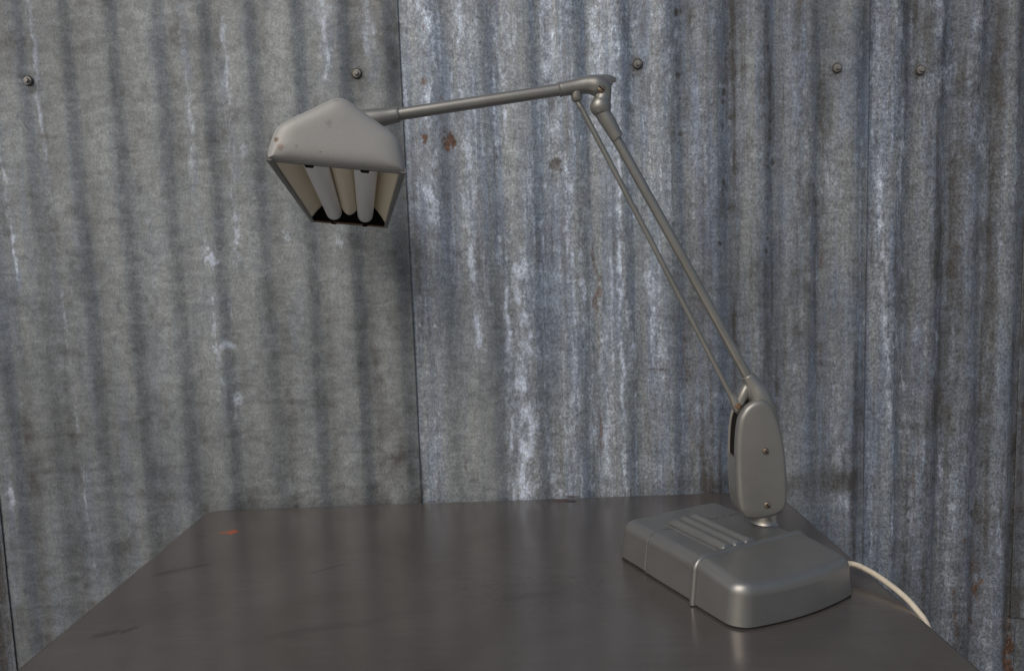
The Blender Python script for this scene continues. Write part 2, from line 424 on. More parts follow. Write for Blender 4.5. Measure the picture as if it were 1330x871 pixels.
        if kind == 'right':
            ls = 1 - sm(X, at(1160, 0, WY).x, at(1180, 0, WY).x)
            gr = gr - 0.38 * ls
            for i, (a, b, c, d, w, s) in enumerate([
                (1140, 160, 1150, 330, .008, .9), (1146, 180, 1156, 640, .006, .7), (1172, -10, 1173, 320, .0065, .85), (1168, 320, 1178, 640, .010, .75),
                (1222, -20, 1223, 140, .012, .85), (1215, 330, 1222, 720, .006, .75), (1278, -20, 1276, 330, .013, .7), (1228, 560, 1238, 860, .011, .7),
                (1262, 560, 1268, 720, .010, .55), (1185, 600, 1188, 760, .006, .7), (1156, 480, 1160, 760, .004, .6), (1240, 300, 1246, 560, .008, .4),
                (1276, 740, 1284, 900, .012, .7), (1298, 640, 1302, 880, .006, .45)]):
                ox = np.maximum(ox, s * 0.9 * streak(X, Z, a, b, c, d, w, seed + i, 0.75))
                bl = np.maximum(bl, 0.8 * s * streak(X, Z, a + 2, b - 20, c + 2, d + 40, w * 1.8, seed + 30 + i, 0.5))
            for i, (a, b, c, d, w, s) in enumerate([(1262, 690, 1270, 850, .014, 1.25), (1190, 600, 1192, 720, .004, .6), (1318, 795, 1310, 920, .016, 1.3),
                    (1160, 20, 1162, 80, .008, .5), (1208, 430, 1216, 560, .01, .45), (1326, 20, 1330, 120, .01, .6), (1240, 760, 1244, 840, .004, .8)]):
                ru = np.maximum(ru, s * streak(X, Z, a, b, c, d, w, seed + 60 + i, 0.9))
            for i, (a, b, c, d, w, s) in enumerate([(1264, 90, 1266, 280, .009, .9), (1190, 440, 1196, 640, .016, .7), (1150, 300, 1156, 470, .004, .9),
                    (1252, 380, 1258, 560, .014, .6), (1296, -10, 1298, 300, .010, .4)]):
                gr = np.maximum(gr, s * streak(X, Z, a, b, c, d, w, seed + 90 + i, 0.9))
    # dirt rings round the fasteners
    for u, v in ((36, 105), (463, 95), (829, 82), (1088, 88), (1198, 90)):
        gr = np.maximum(gr, 0.75 * blob(X, Z, u, v + 2, .022, .024, int(u), 0.7))
    stk = {'left': 0.12, 'middle': 0.58, 'right': 0.95, 'edge': 0.7}[kind] * (0.45 + 0.8 * big)
    if kind == 'middle': stk = stk * (1 - 0.65 * lowclean)
    return dict(streaky=np.clip(stk, 0, 1), oxide=ox, bluing=np.clip(bl, 0, 1), rust=ru, grime_shade=np.clip(gr, 0, 1.3), tone=tone)

def phase(x):
    """rolled profile shared by all the sheets, so that they nest where they lap; 0 = crest, 0.5 = trough"""
    kn = [SEAMS[0] - 9 * PITCHX] + SEAMS + [SEAMS[-1] + 6 * PITCHX]
    k0 = (SEAMS[1] - SEAMS[0]) / PITCHX
    n = [-9 - k0, -k0, 0]
    for a, b in zip(SEAMS[1:-1], SEAMS[2:]): n.append(n[-1] + max(1, round((b - a) / PITCHX)))
    n.append(n[-1] + 6)
    return (np.interp(x, kn, n) + 0.405) % 1.0

def flank(ph):
    ph = np.asarray(ph, float)
    return np.where(ph < 0.47, 1 - 2 * sm(ph, 0.05, 0.40), -1 + 2 * sm(ph, 0.47, 1.02))

def sheet(x0, x1, back, kind, seed, zb=ZB, zt=ZT, label=None, lean=0.0):
    nx = max(8, int((x1 - x0) / 0.0026)); nz = int((zt - zb) / 0.0034)
    xs = np.linspace(x0, x1, nx); zs = np.linspace(zb, zt, nz)
    X, Z = np.meshgrid(xs, zs)
    # rolled profile: the crest faces the viewer; each sheet ends just past a trough
    ph = phase(X)
    wob = (fbm(X * 3 + 9, Z * 2.2, 300, 3) - 0.5) * 0.005 + (fbm(X * 14, Z * 9, 310, 3) - 0.5) * 0.0014
    amp = AMP * (0.9 + 0.25 * (fbm(X * 4, Z * 1.5, 320, 2) - 0.5))
    if kind == 'left': amp = amp * (0.42 + 0.58 * vnoise((X - SEAMS[1]) / PITCHX * 0.9 + 40, Z * 0.9, 555))
    Y = back - amp * flank(ph) + wob
    if kind == 'middle': Y += amp * 0.50 * flank(ph) * (1 - sm(X, at(560, 0, WY).x, at(850, 0, WY).x))
    # lapped margin lies tight under its neighbour
    co = np.stack([X + lean * (Z - 0.4), Y, Z - ZB], -1).reshape(-1, 3)
    idx = np.arange(nx * nz).reshape(nz, nx)
    f = np.stack([idx[:-1, :-1], idx[:-1, 1:], idx[1:, 1:], idx[1:, :-1]], -1).reshape(-1, 4)
    me = bpy.data.meshes.new('sheet')
    me.vertices.add(len(co)); me.vertices.foreach_set('co', co.astype(np.float32).ravel())
    me.loops.add(f.size); me.loops.foreach_set('vertex_index', f.ravel().astype(np.int32))
    me.polygons.add(len(f)); me.polygons.foreach_set('loop_start', np.arange(0, f.size, 4, dtype=np.int32))
    me.update(calc_edges=True); me.validate()
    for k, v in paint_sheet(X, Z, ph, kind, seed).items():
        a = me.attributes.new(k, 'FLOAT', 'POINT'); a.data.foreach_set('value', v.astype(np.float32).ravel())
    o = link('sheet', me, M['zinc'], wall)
    so = o.modifiers.new('gauge', 'SOLIDIFY'); so.thickness = 0.0009; so.offset = -1
    if label: o['label'] = label
    return o

s0, s1, s2, s3 = SEAMS
sheet(-1.75, s0, -0.0032, 'edge', 40, label='dark grimy corrugated sheet')
sheet(s0 - 0.05, s1, 0.0, 'left', 7, label='grey corrugated sheet with thin white streaks')
sheet(s1 - 0.05, s2, 0.0034, 'middle', 71, label='pale corrugated sheet with white bloom and rust spots')
sheet(s2 - 0.05, s3 + 0.012, 0.0066, 'right', 133, label='bluish corrugated sheet with rusty lower runs')
sheet(s3, 1.75, 0.0032, 'edge', 160, zb=at(1325, 805, WY).z, label='dark corrugated sheet ending above the floor')
sheet(s3 - 0.04, 1.75, 0.0102, 'edge', 190, zt=at(1325, 700, WY).z, label='rusty lower corrugated sheet')

def crest_y(x, x1, back): return back - AMP * float(flank(phase(x)))
proto = None
for u, v, x1, bk in ((36, 105, s1, 0), (463, 95, s1, 0), (829, 82, s2, .0034), (1088, 88, s2, .0034), (1198, 90, s3 + .012, .0066)):
    p = at(u, v, WY)
    loc = Vector((p.x, crest_y(p.x, x1, bk) - 0.0015, p.z - ZB))
    if proto is None:
        bm = bmesh.new()
        lathe(bm, (0, 0, 0), (0, -1, 0), [(-.012, .0035), (0, .0035), (0.0, .0092), (.0013, .0095), (.0026, .0082), (.003, .003)], 28)
        w = from_bm('bolt', bm, M['washer'], wall, sharp=40)
        bm = bmesh.new()
        lathe(bm, (0, 0, 0), (0, -1, 0), [(.0026, .0070), (.0037, .0068), (.0038, .0055)], 28)
        lathe(bm, (0, 0, 0), (0, -1, 0), [(.0038, .0050), (.0078, .0048), (.0088, .0038)], 6)
        h = from_bm('bolt_head', bm, M['bolt'], w, sharp=40)
        proto = (w, h); w.location = loc
    else:
        w = proto[0].copy(); COL.objects.link(w); w.parent = wall; w.location = loc
        w.rotation_euler = (0, random.uniform(0, 1), 0)
        h = proto[1].copy(); COL.objects.link(h); h.parent = w

# ================================================================== TABLE
TX0, TX1, TY0, TY1 = -0.586, 0.4865, 0.42, 1.3575
table = empty('steel_table', ((TX0 + TX1) / 2, (TY0 + TY1) / 2, -0.75))
table['label'] = 'dark brushed steel table carrying the grey desk lamp'
table['category'] = 'table'
TO = table.location.copy()

nx, ny = 420, 380
xs = np.linspace(TX0, TX1, nx); ys = np.linspace(TY0, TY1, ny)
X, Y = np.meshgrid(xs, ys)
wav = (fbm(X * 3, Y * 3, 900, 3) - 0.5) * 0.0016
RC = 0.030
cxm = np.clip(X, TX0 + RC, TX1 - RC); cym = np.clip(Y, TY0 + RC, TY1 - RC)
dc = np.hypot(X - cxm, Y - cym); kk = np.where(dc > RC, RC / np.maximum(dc, 1e-9), 1.0)
X = cxm + (X - cxm) * kk; Y = cym + (Y - cym) * kk
dc = np.hypot(X - cxm, Y - cym)
edge = np.where((dc > 0) & (X != cxm) & (Y != cym), RC - dc, np.minimum.reduce([X - TX0, TX1 - X, Y - TY0, TY1 - Y]))
rr = 0.004
drop = np.where(edge < rr, rr - np.sqrt(np.maximum(rr ** 2 - (rr - edge) ** 2, 0)), 0)
Zt = wav * sm(edge, 0, 0.1) - drop
co = np.stack([X - TO.x, Y - TO.y, Zt - TO.z], -1).reshape(-1, 3)
idx = np.arange(nx * ny).reshape(ny, nx)
f = np.stack([idx[:-1, :-1], idx[:-1, 1:], idx[1:, 1:], idx[1:, :-1]], -1).reshape(-1, 4)
me = bpy.data.meshes.new('table_top')
me.from_pydata(co.tolist(), [], f.tolist())

def tseg(p, q, w, seed, jag=0.5):
    a = np.array(onz(*p)); b = np.array(onz(*q))
    d = b[:2] - a[:2]; L = np.linalg.norm(d); d /= L
    s = ((X - a[0]) * d[0] + (Y - a[1]) * d[1]) / L
    n = np.abs(-(X - a[0]) * d[1] + (Y - a[1]) * d[0])
    k = n / w + (fbm(X * 90, Y * 90, seed, 3) - .5) * 2 * jag
    return (1 - sm(k, 0.3, 1.2)) * sm(s, -0.03, 0.2) * (1 - sm(s, 0.75, 1.03))
def tblob(p, rx, ry, seed, jag=0.5):
    a = onz(*p)
    k = np.sqrt(((X - a.x) / rx) ** 2 + ((Y - a.y) / ry) ** 2) + (fbm(X * 160, Y * 160, seed, 3) - .5) * 2 * jag
    return 1 - sm(k, 0.7, 1.1)
scuff = np.zeros_like(X)
for i, (p, q, w, s) in enumerate([((193, 748), (282, 730), .0060, .5), ((116, 827), (160, 818), .009, .5), ((155, 822), (182, 812), .004, .5),
        ((255, 697), (270, 695), .003, .7), ((400, 745), (455, 730), .004, .25), ((640, 780), (760, 762), .012, .2), ((330, 830), (520, 800), .012, .18)]):
    scuff = np.maximum(scuff, s * tseg(p, q, w, 700 + i))
scuff = np.maximum(scuff, 0.8 * tblob((1165, 769), .004, .003, 720))
scuff = np.maximum(scuff, 0.12 * tblob((700, 770), .1, .05, 721, 1.0))
paint = np.maximum(tblob((302, 690), .0100, .0120, 730, .5), 0.75 * tblob((290, 691), .009, .006, 731, .8))
hole = tblob((742, 651), .0105, .0075, 740, .15)
rust = np.maximum(0.9 * tblob((729, 650), .02, .011, 741, .6), 0.6 * tblob((775, 645), .008, .003, 742, .8))
rust = np.maximum(rust, 0.55 * tblob((268, 666), .006, .005, 743, .7))
for k, v in dict(scuff=scuff, paint=paint, hole=hole, rust=rust).items():
    a = me.attributes.new(k, 'FLOAT', 'POINT'); a.data.foreach_set('value', np.clip(v, 0, 1).astype(np.float32).ravel())
link('table_top', me, M['table'], table)

bm = bmesh.new()
x0, x1, y0, y1 = TX0 - TO.x, TX1 - TO.x, TY0 - TO.y, TY1 - TO.y
zz = -TO.z
def rrect(ins):
    out = []
    for cx_, cy_, a0 in ((x1 - RC, y1 - RC, 0), (x0 + RC, y1 - RC, 90), (x0 + RC, y0 + RC, 180), (x1 - RC, y0 + RC, 270)):
        for k in range(9):
            a = math.radians(a0 + 90 * k / 8)
            out.append((cx_ + (RC - ins) * math.cos(a), cy_ + (RC - ins) * math.sin(a)))
    return out
loft(bm, [[(px_, py_, zz - h_) for px_, py_ in rrect(i_)] for i_, h_ in ((.0, .0040), (.0, .046), (.0025, .046), (.0025, .0060))], False, False)
from_bm('apron', bm, M['table'], table, sharp=40)
for sx in (x0 + .012, x1 - .052):
    for sy in (y0 + .012, y1 - .052):
        bm = bmesh.new(); box(bm, sx, sx + .04, sy, sy + .04, 0, zz - .0062, bev=.003)
        from_bm('leg', bm, M['table'], table, sharp=30)

# ================================================================== LAMP
lamp = empty('desk_lamp', (0.33, 0.97, 0.0))
lamp['label'] = 'grey jointed-arm fluorescent desk lamp standing on the steel table'
lamp['category'] = 'lamp'
LO = lamp.location.copy()
SHIFT = Matrix.Translation(-LO)

def part(name, bm, mat, parent=None, sharp=None, smooth=True):
    """build in world coordinates, store relative to the lamp's base"""
    bm.transform(SHIFT)
    o = from_bm(name, bm, mat, parent or lamp, smooth, (sharp or 52) if smooth else None)
    return o

# ---- base: frame along its length (rear to front) and width
BL = Vector((0.427, -0.904, 0)).normalized(); BW = Vector((-BL.y, BL.x, 0)); BO = Vector((0.2483, 0.8373, 0))
def bp(l, w, z): return BO + BL * l + BW * w + Vector((0, 0, z))

def outline(inset, grow, n=64):
    """rounded plan of the base, front edge bowed; counter-clockwise"""
    l0, l1, w0, w1 = -0.262, 0.002 + grow * .5, 0.010 - grow, 0.203 + grow
    l0 += inset; l1 -= inset * 0.50; w0 += inset; w1 -= inset
    rf = max(0.0225 - inset * .6, 0.004); rb = max(0.020 - inset * .6, 0.003)
    pts = []
    def arc(cl, cw, r, a0, a1, k=16):
        for i in range(k + 1):
            a = a0 + (a1 - a0) * i / k
            pts.append([cl + r * math.cos(a), cw + r * math.sin(a)])
    def seg(p, q, k):
        for i in range(1, k):
            pts.append([p[0] + (q[0] - p[0]) * i / k, p[1] + (q[1] - p[1]) * i / k])
    arc(l1 - rf, w0 + rf, rf, -math.pi / 2, 0)
    seg((l1, w0 + rf), (l1, w1 - rf * .45), 24)
    arc(l1 - rf * .45, w1 - rf * .45, rf * .45, 0, math.pi / 2)
    seg((l1 - rf * .45, w1), (l0 + rb, w1), 40)
    arc(l0 + rb, w1 - rb, rb, math.pi / 2, math.pi)
    seg((l0, w1 - rb), (l0, w0 + rb), 20)
    arc(l0 + rb, w0 + rb, rb, math.pi, 1.5 * math.pi)
    seg((l0 + rb, w0), (l1 - rf, w0), 40)
    out = []
    for l, w in pts:
        t = (w - 0.106) / 0.098
        if l > -0.12:
            k = (l + 0.12) / 0.124
            l += k * k * (0.012 * (1 - t * t) - 0.002)
        out.append((l, w))
    return out

def topz(l, grow):
    z = 0.0585 + grow
    k = max(0, (l + 0.075) / 0.08)
    return z - 0.0085 * min(k, 1.2) ** 1.3

def base_shell(grow, zbot, cut_lo=None, cut_hi=None, rim=False):
    bm = bmesh.new(); rings = []
    R = 0.0165
    prof = [(0.000, None, zbot), (0.0002, None, zbot + .0012)]
    for i in range(6): prof.append((0.0045 * (i + 1) / 6, ('side', (i + 1) / 6), 0))
    for i in range(1, 15):
        a = math.pi / 2 * i / 14
        prof.append((0.0045 + R * (1 - math.cos(a)), ('fil', math.sin(a)), 0))
    for k in (0.034, 0.046, 0.060, 0.075, 0.088): prof.append((k, ('top', 0), 0))
    for ins, mode, z in prof:
        ring = []
        for l, w in outline(ins, grow):
            h = topz(l, grow)
            if mode is None: zz_ = z
            elif mode[0] == 'side': zz_ = zbot + .0012 + (h - R - zbot - .0012) * mode[1]
            elif mode[0] == 'fil': zz_ = h - R + R * mode[1]
            else: zz_ = h
            ring.append(bp(l, w, zz_))
        rings.append(ring)
    loft(bm, rings, cap0=False)
    for lim, sgn in ((cut_lo, -1), (cut_hi, 1)):
        if lim is None: continue
        geom = bm.verts[:] + bm.edges[:] + bm.faces[:]
        bmesh.ops.bisect_plane(bm, geom=geom, dist=1e-6, plane_co=bp(lim, 0, 0), plane_no=BL * sgn, clear_outer=True)
    return bm

RIDGE, SEAM = -0.0785, -0.187
def fin_shell(name, bm, mat, th=0.0022):
    o = part(name, bm, mat, lamp, sharp=50)
    s = o.modifiers.new('gauge', 'SOLIDIFY'); s.thickness = th; s.offset = -1
    return o
body = fin_shell('base_body', base_shell(0.0, .0026, SEAM, RIDGE + .004), M['base'])
fin_shell('base_rear_cover', base_shell(-0.0010, .0034, None, SEAM - .0006), M['base'])
front = fin_shell('base_front_cover', base_shell(0.0034, .0026, RIDGE, None), M['base'])
# raised bead along the edge of the front cover
rim = []
ring_src = []
R = 0.0165
for side in (0, 1):
    w0, w1 = 0.010 - .0034, 0.203 + .0034
    h = topz(RIDGE, .0034); seq = []
    for i in range(8): seq.append((.0045 * i / 7, .003 + (h - R - .003) * i / 7))
    for i in range(1, 15):
        a = math.pi / 2 * i / 14; seq.append((.0045 + R * (1 - math.cos(a)), h - R + R * math.sin(a)))
    for k in (.045, .065, .085): seq.append((k, h))
    arr = [(w0 + d, z) if side == 0 else (w1 - d, z) for d, z in seq]
    rim += arr if side == 0 else arr[::-1]
bm = bmesh.new()
tube(bm, [(*bp(RIDGE + .0002, w, z - .0016), .0046) for w, z in rim], 12, up=BL)
part('base_bead', bm, M['base'], front)

# rolled ribs pressed in the top
bm = bmesh.new()
def rib(w, wid, hgt, l0, l1):
    rings = []
    for i in range(29):
        t = i / 28
        l = l0 + (l1 - l0) * t
        k = min(1.0, t / 0.05) ** 0.6 * min(1.0, (1 - t) / 0.025 + 0.0) ** 0.5
        ring = []
        for j in range(17):
            a = math.pi * j / 16
            ring.append(bp(l, w - math.cos(a) * wid / 2, topz(l, 0) - .0010 + hgt * max(k, 0.02) * math.sin(a)))
        rings.append(ring)
    loft(bm, rings, closed=False)
rib(0.0575, .0035, .0022, -0.203, -0.083)
for i in range(3): rib(0.0720 + i * 0.0195, 00.0194, .0088, -0.206 - 0.0015 * i, -0.0825)
part('base_ribs', bm, M['base'], body)

for l, w in ((-.235, .035), (-.235, .178), (-.03, .05), (-.03, .17)):
    bm = bmesh.new(); lathe(bm, bp(l, w, 0.0002), (0, 0, 1), [(0, .008), (.004, .009), (.02, .009)], 20)
    part('foot', bm, M['rubber'])
# dark underside pan that closes the base
bm = bmesh.new()
loft(bm, [[bp(l, w, z) for l, w in outline(ins, 0)] for ins, z in ((.004, .0052), (.004, .0070))])
part('base_pan', bm, M['black'])

# ---- neck
NY = 1.0265
neck = bp(-.140, .188, .0585)
bm = bmesh.new()
lathe(bm, neck - Vector((0, 0, .003)), (0, 0, 1), [(0, .0205), (.003, .0203), (.0045, .0192), (.006, .0186), (.013, .0182), (.026, .0182)], 40)
part('neck', bm, M['chrome'], sharp=60)

# ---- post housing (two shells round a black fill for the slot's shade)
YF = NY - 0.0225; YB = NY + 0.0275
face = [(989.5, 518.4), (979, 521.5), (970, 528), (964, 536.5), (960.5, 546), (958.3, 562), (957.3, 580), (957.3, 600), (957.8, 620), (958.9, 640), (961, 656),
        (964.5, 664), (970.5, 669.8), (982.6, 671.8), (995, 670.2), (1007, 667), (1014.5, 663), (1019, 657), (1021.5, 648), (1022.3, 637), (1022, 620), (1020.6, 600),
        (1018.8, 582), (1016, 565), (1012, 549), (1007, 535.5), (1003, 528), (997.5, 521.5)]
P0 = [at(990 + (u - 990) * 1.03, v + (3.0 if v > 600 else 3.0 * (v - 518) / 82), YF + .004) for u, v in face]
# smooth closed outline
def closed_spline(P, n):
    N = len(P); out = []
    for i in range(N):
        a, b, c, d = P[i - 1], P[i], P[(i + 1) % N], P[(i + 2) % N]
        for k in range(n):
            t = k / n
            out.append(0.5 * (2 * b + (c - a) * t + (2 * a - 5 * b + 4 * c - d) * t * t + (3 * b - a - 3 * c + d) * t ** 3))
    return out
OUT = closed_spline(P0, 5)
def inset_out(pts, d):
    n = len(pts); res = []
    for i in range(n):
        t = (pts[(i + 2) % n] - pts[i - 2]).normalized()
        nrm = Vector((t.z, 0, -t.x))
        res.append(pts[i] + nrm * d)
    return res
cen = sum(OUT, Vector()) / len(OUT)
sgn = 1 if (inset_out(OUT, .001)[0] - cen).length < (OUT[0] - cen).length else -1
def ring_at(d, y):
    r = inset_out(OUT, sgn * d)
    return [Vector((p.x, y, p.z)) for p in r]
bm = bmesh.new()
rings = [ring_at(.0006, YF + .0150), ring_at(0, YF + .0142), ring_at(0, YF + .009)]
for i in range(1, 13):
    a = math.pi / 2 * i / 12
    rings.append(ring_at(.0085 * (1 - math.cos(a)), YF + .009 - .0075 * math.sin(a)))
rings += [ring_at(.0105, YF + .0011)]
loft(bm, rings)
fcov = part('post_cover', bm, M['post'])
bm = bmesh.new()
rings = [ring_at(.001, YB - .0045), ring_at(.0005, YB - .004), ring_at(.001, YB - .002), ring_at(.003, YB), ring_at(.012, YB + .0004)]
loft(bm, rings)
part('post_back', bm, M['post'])
# infill: flush below the slot, above it a black fill stands in for the open slot's shade
zsl = at(957, 598, YF).z; ztop = OUT[0].z
bm = bmesh.new()
low = [p for p in inset_out(OUT, sgn * .0008)]
ringa = [Vector((p.x, YF + .0143, min(p.z, zsl))) for p in low]; ringb = [Vector((p.x, YB - .0042, min(p.z, zsl))) for p in low]
loft(bm, [ringa, ringb])
part('post_body', bm, M['post'], sharp=40)
bm = bmesh.new()
ins_ = inset_out(OUT, sgn * .0035)
loft(bm, [[Vector((p.x, YF + .0130, p.z)) for p in ins_], [Vector((p.x, YB - .0030, p.z)) for p in ins_]])
part('post_slot_shade', bm, M['black'], sharp=40)
# screws
def screw(name, p, axis, r, dome, mat, parent):
    bm = bmesh.new()
    lathe(bm, p, axis, [(-.003, r), (0, r), (dome * .5, r * .92), (dome * .85, r * .65), (dome, r * .25)], 24)
    o = part(name, bm, mat, parent, sharp=50)
    bm = bmesh.new()
    q = Vector(p) + Vector(axis) * dome
    m = Matrix.Translation(q) @ Matrix.Rotation(0.7, 4, 'Y')
    box(bm, -r * .8, r * .8, -.0004, .0006, -r * .14, r * .14, m)
    part('slot', bm, M['black'], o, smooth=False)
    return o
screw('screw', at(994.5, 585.5, YF + .0004), Vector((0, -1, 0)), .0044, .0026, M['brass'], fcov)
screw('screw', at(997, 656, YF + .0008), Vector((0, -1, 0)), .0048, .0012, M['brass'], fcov)

# ---- arms
AY = NY + .001
def ap(u, v, r, dy=0.0):
    p = at(u, v, AY + dy); return (p.x, p.y, p.z, r)
# shoulder casting rising out of the post
bm = bmesh.new()
tube(bm, spline([ap(996, 545, .0165), ap(990, 527, .0168), ap(984, 510, .0150), ap(977, 498, .0118), ap(970, 486.5, .0094)], 6), 28)
tube(bm, spline([ap(960, 526, .0068), ap(965, 513, .0080), ap(971, 500, .0070), ap(974, 494, .0060)], 5), 20)
sh = part('shoulder', bm, M['arm']); blend(sh, .0011, 6)
bm = bmesh.new()
tube(bm, [ap(972, 491, .0068), ap(885, 332, .0068), ap(797, 174, .0068)], 28)
part('lower_arm', bm, M['arm'])
bm = bmesh.new()
tube(bm, spline([ap(802.5, 180.5, .0079), ap(801.5, 179, .0090), ap(797, 171, .0094), ap(789, 157, .0104), ap(779, 141, .0106)], 4), 28)
part('lower_arm_socket', bm, M['arm'], sharp=60)
# elbow casting
bm = bmesh.new()
tube(bm, spline([ap(727, 116.7, .0096), ap(748, 112.8, .0104), ap(764, 110.5, .0122), ap(775, 111.5, .0142), ap(782, 115, .0128), ap(784, 123, .0104), ap(782, 131, .0118), ap(780, 138, .0135)], 8), 28)
tube(bm, spline([ap(766, 108.5, .0112), ap(779, 106.0, .0092), ap(788, 104, .0074), ap(795, 103.5, .0048), ap(800.5, 104, .0026)], 6), 24)
tube(bm, spline([ap(782, 113, .0112), ap(788, 109.5, .0072), ap(794, 106.5, .0044)], 5), 20)
sph(bm, Vector(ap(780, 138.5, 0)[:3]), .0146, 28)
el = part('elbow', bm, M['arm']); blend(el, .0011, 5)
bm = bmesh.new()
pv = at(781, 115, AY - .0118)
screw('screw', pv, Vector((0, -1, 0)), .0052, .0016, M['brass'], el)
bm.free()
bm = bmesh.new()
tube(bm, [ap(728, 116.5, .0098), ap(726.4, 116.8, .0100), ap(725.6, 117, .0088)], 28)
part('elbow_ring', bm, M['rim'], el)
# link rod with its lug and its rusty clevis
bm = bmesh.new()
tube(bm, [ap(748.5, 114, .0078), ap(749, 127, .0076), ap(749.4, 130, .0070), ap(749.8, 132.4, .0048), ap(749.9, 133.2, .0015)], 24)
part('lug', bm, M['arm'], el)
bm = bmesh.new()
tube(bm, spline([ap(749.5, 131, .0030), ap(754, 139, .0040), ap(760, 150, .0038), ap(800, 226, .0038), ap(900, 418, .0038), ap(944, 503, .0039), ap(952, 516, .0052)], 6), 20)
rod = part('link_rod', bm, M['arm'])
bm = bmesh.new()
tube(bm, spline([ap(950, 513, .0056), ap(953, 519, .0066), ap(956.5, 526, .0076), ap(959, 532, .0068), ap(960.5, 537, .003)], 5), 20)
part('clevis', bm, M['arm'], rod)
bm = bmesh.new(); lathe(bm, Vector(ap(956.5, 526, 0)[:3]) - Vector((0, .0060, 0)), (0, -1, 0), [(-.002, .0042), (.002, .0042), (.0032, .003)], 20)
part('rivet', bm, M['rusty'], rod, sharp=50)
# upper arm
bm = bmesh.new()
tube(bm, [ap(732, 115.8, .0083), ap(620, 133, .0083), ap(508, 150.2, .0083)], 32)
part('upper_arm', bm, M['arm'])
bm = bmesh.new()
tube(bm, spline([ap(518.2, 148.8, .0092), ap(517.4, 148.9, .0104), ap(505, 151, .0112), ap(488, 154, .0132), ap(470, 157.5, .0150), ap(458, 160, .0155)], 5), 32)
part('hood_socket', bm, M['arm'], sharp=60)
# swivel that carries the hood
HA = Vector((-0.1933, 0.9803, -0.0398)).normalized(); HW = Vector((0.9765, 0.1883, -0.1048)).normalized()
HV = HW.cross(HA).normalized(); HO = Vector((-0.1605, 0.715, 0.5457)); HL = 0.6045
if HV.z < 0: HV = -HV
def hp(s, u, v): return HO + HA * s + HW * u + HV * v
bm = bmesh.new()
e = Vector(ap(464, 159, 0)[:3])
smid = (e - HO).dot(HA)
tube(bm, [(*(e + HV * .010), .010), (*e, .0155), (*(e - HV * .012), .0140), (*hp(smid, 0.0, .078), .012), (*hp(smid, 0, .066), .021), (*hp(smid, 0, .058), .026)], 28, up=(0, 1, 0))
part('hood_swivel', bm, M['arm'], sharp=60)

# ---- hood
half = [(0, .0640), (.0045, .0636), (.0085, .0617), (.0132, .0590), (.0276, .0500), (.0440, .0402), (.0525, .0345), (.0558, .0312), (.0577, .0278), (.0595, .0232), (.0625, .0116), (.0650, 0.0)]
prof = [(-u, v) for u, v in half[::-1]] + half[1:]
def prof_in(d):
    """profile pulled in by d"""
    out = []
    for u, v in prof:
        k = 1 - d / .065
        out.append((u * k, v + (.026 - v) * d / .055))
    return out
bm = bmesh.new()
rings = []
for s in np.linspace(0.009, HL - .004, 40): rings.append([hp(s, u, v) for u, v in prof])
loft(bm, rings, closed=False)
shell = part('hood', bm, M['hood'])
so = shell.modifiers.new('gauge', 'SOLIDIFY'); so.thickness = .0012; so.offset = 0
def end_plate(name, s_edge, s_face, mat, inner=False):
    bm = bmesh.new(); rings = []
    steps = []
    DD = .042
    for d in (0, .0003, .0009, .002, .0035, .0055, .008, .011, .015, .020, .026, .033, .040):
        q = 1 - d / DD
        steps.append((s_edge + (s_face - s_edge) * 1.35 * (1 - q ** 4.0) ** (1 / 2.2), d))
    for s, d in steps:
        ring = [hp(s, u, v) for u, v in prof_in(d)]
        ub = prof_in(d)[-1][0]; vb = prof_in(d)[-1][1]
        for k in range(1, 12): ring.append(hp(s, ub - 2 * ub * k / 12, vb))
        rings.append(ring)
    loft(bm, rings, cap0=False)
    o = part(name, bm, mat, shell, sharp=55)
    so = o.modifiers.new('gauge', 'SOLIDIFY'); so.thickness = .0012; so.offset = -1
    return o
end_plate('hood_end', 0.0095, 0.0, M['hood'])
end_plate('hood_end', HL - .006, HL, M['hood'])
# rolled bottom flanges
for s_ in (-1, 1):
    bm = bmesh.new()
    rings = []
    for s in np.linspace(.004, HL - .002, 24):
        rings.append([hp(s, s_ * u, v) for u, v in ((.0653, .0035), (.0656, -.0006), (.0645, -.0016), (.0600, -.0014), (.0592, -.0004), (.0600, .0006), (.0635, .0004), (.0640, .0035))])
    loft(bm, rings)
    part('rim', bm, M['rim'], shell, sharp=60)
bm = bmesh.new()
rings = []
for u in np.linspace(-.0645, .0645, 30):
    rings.append([hp(s, u, v) for s, v in ((.0068, .0010), (.0062, -.0004), (.0070, -.0016), (.0120, -.0014), (.0128, .0), (.0120, .001))])
loft(bm, rings)
part('rim', bm, M['rim'], shell, sharp=60)
# rusty lip at the far end, ragged
bm = bmesh.new()
rings = []
r3 = np.random.default_rng(8)
for i, u in enumerate(np.linspace(-.0605, .0605, 50)):
    d = .010 + .010 * vnoise(np.array([i * .22]), np.array([.3]), 77)[0] + .0012 * r3.random()
    rings.append([hp(HL - .002, u, .0004), hp(HL - .002, u, -.0012), hp(HL - .003 - d, u, -.0012), hp(HL - .003 - d, u, .0004)])
loft(bm, rings)
part('end_lip', bm, M['rusty'], shell, smooth=False)
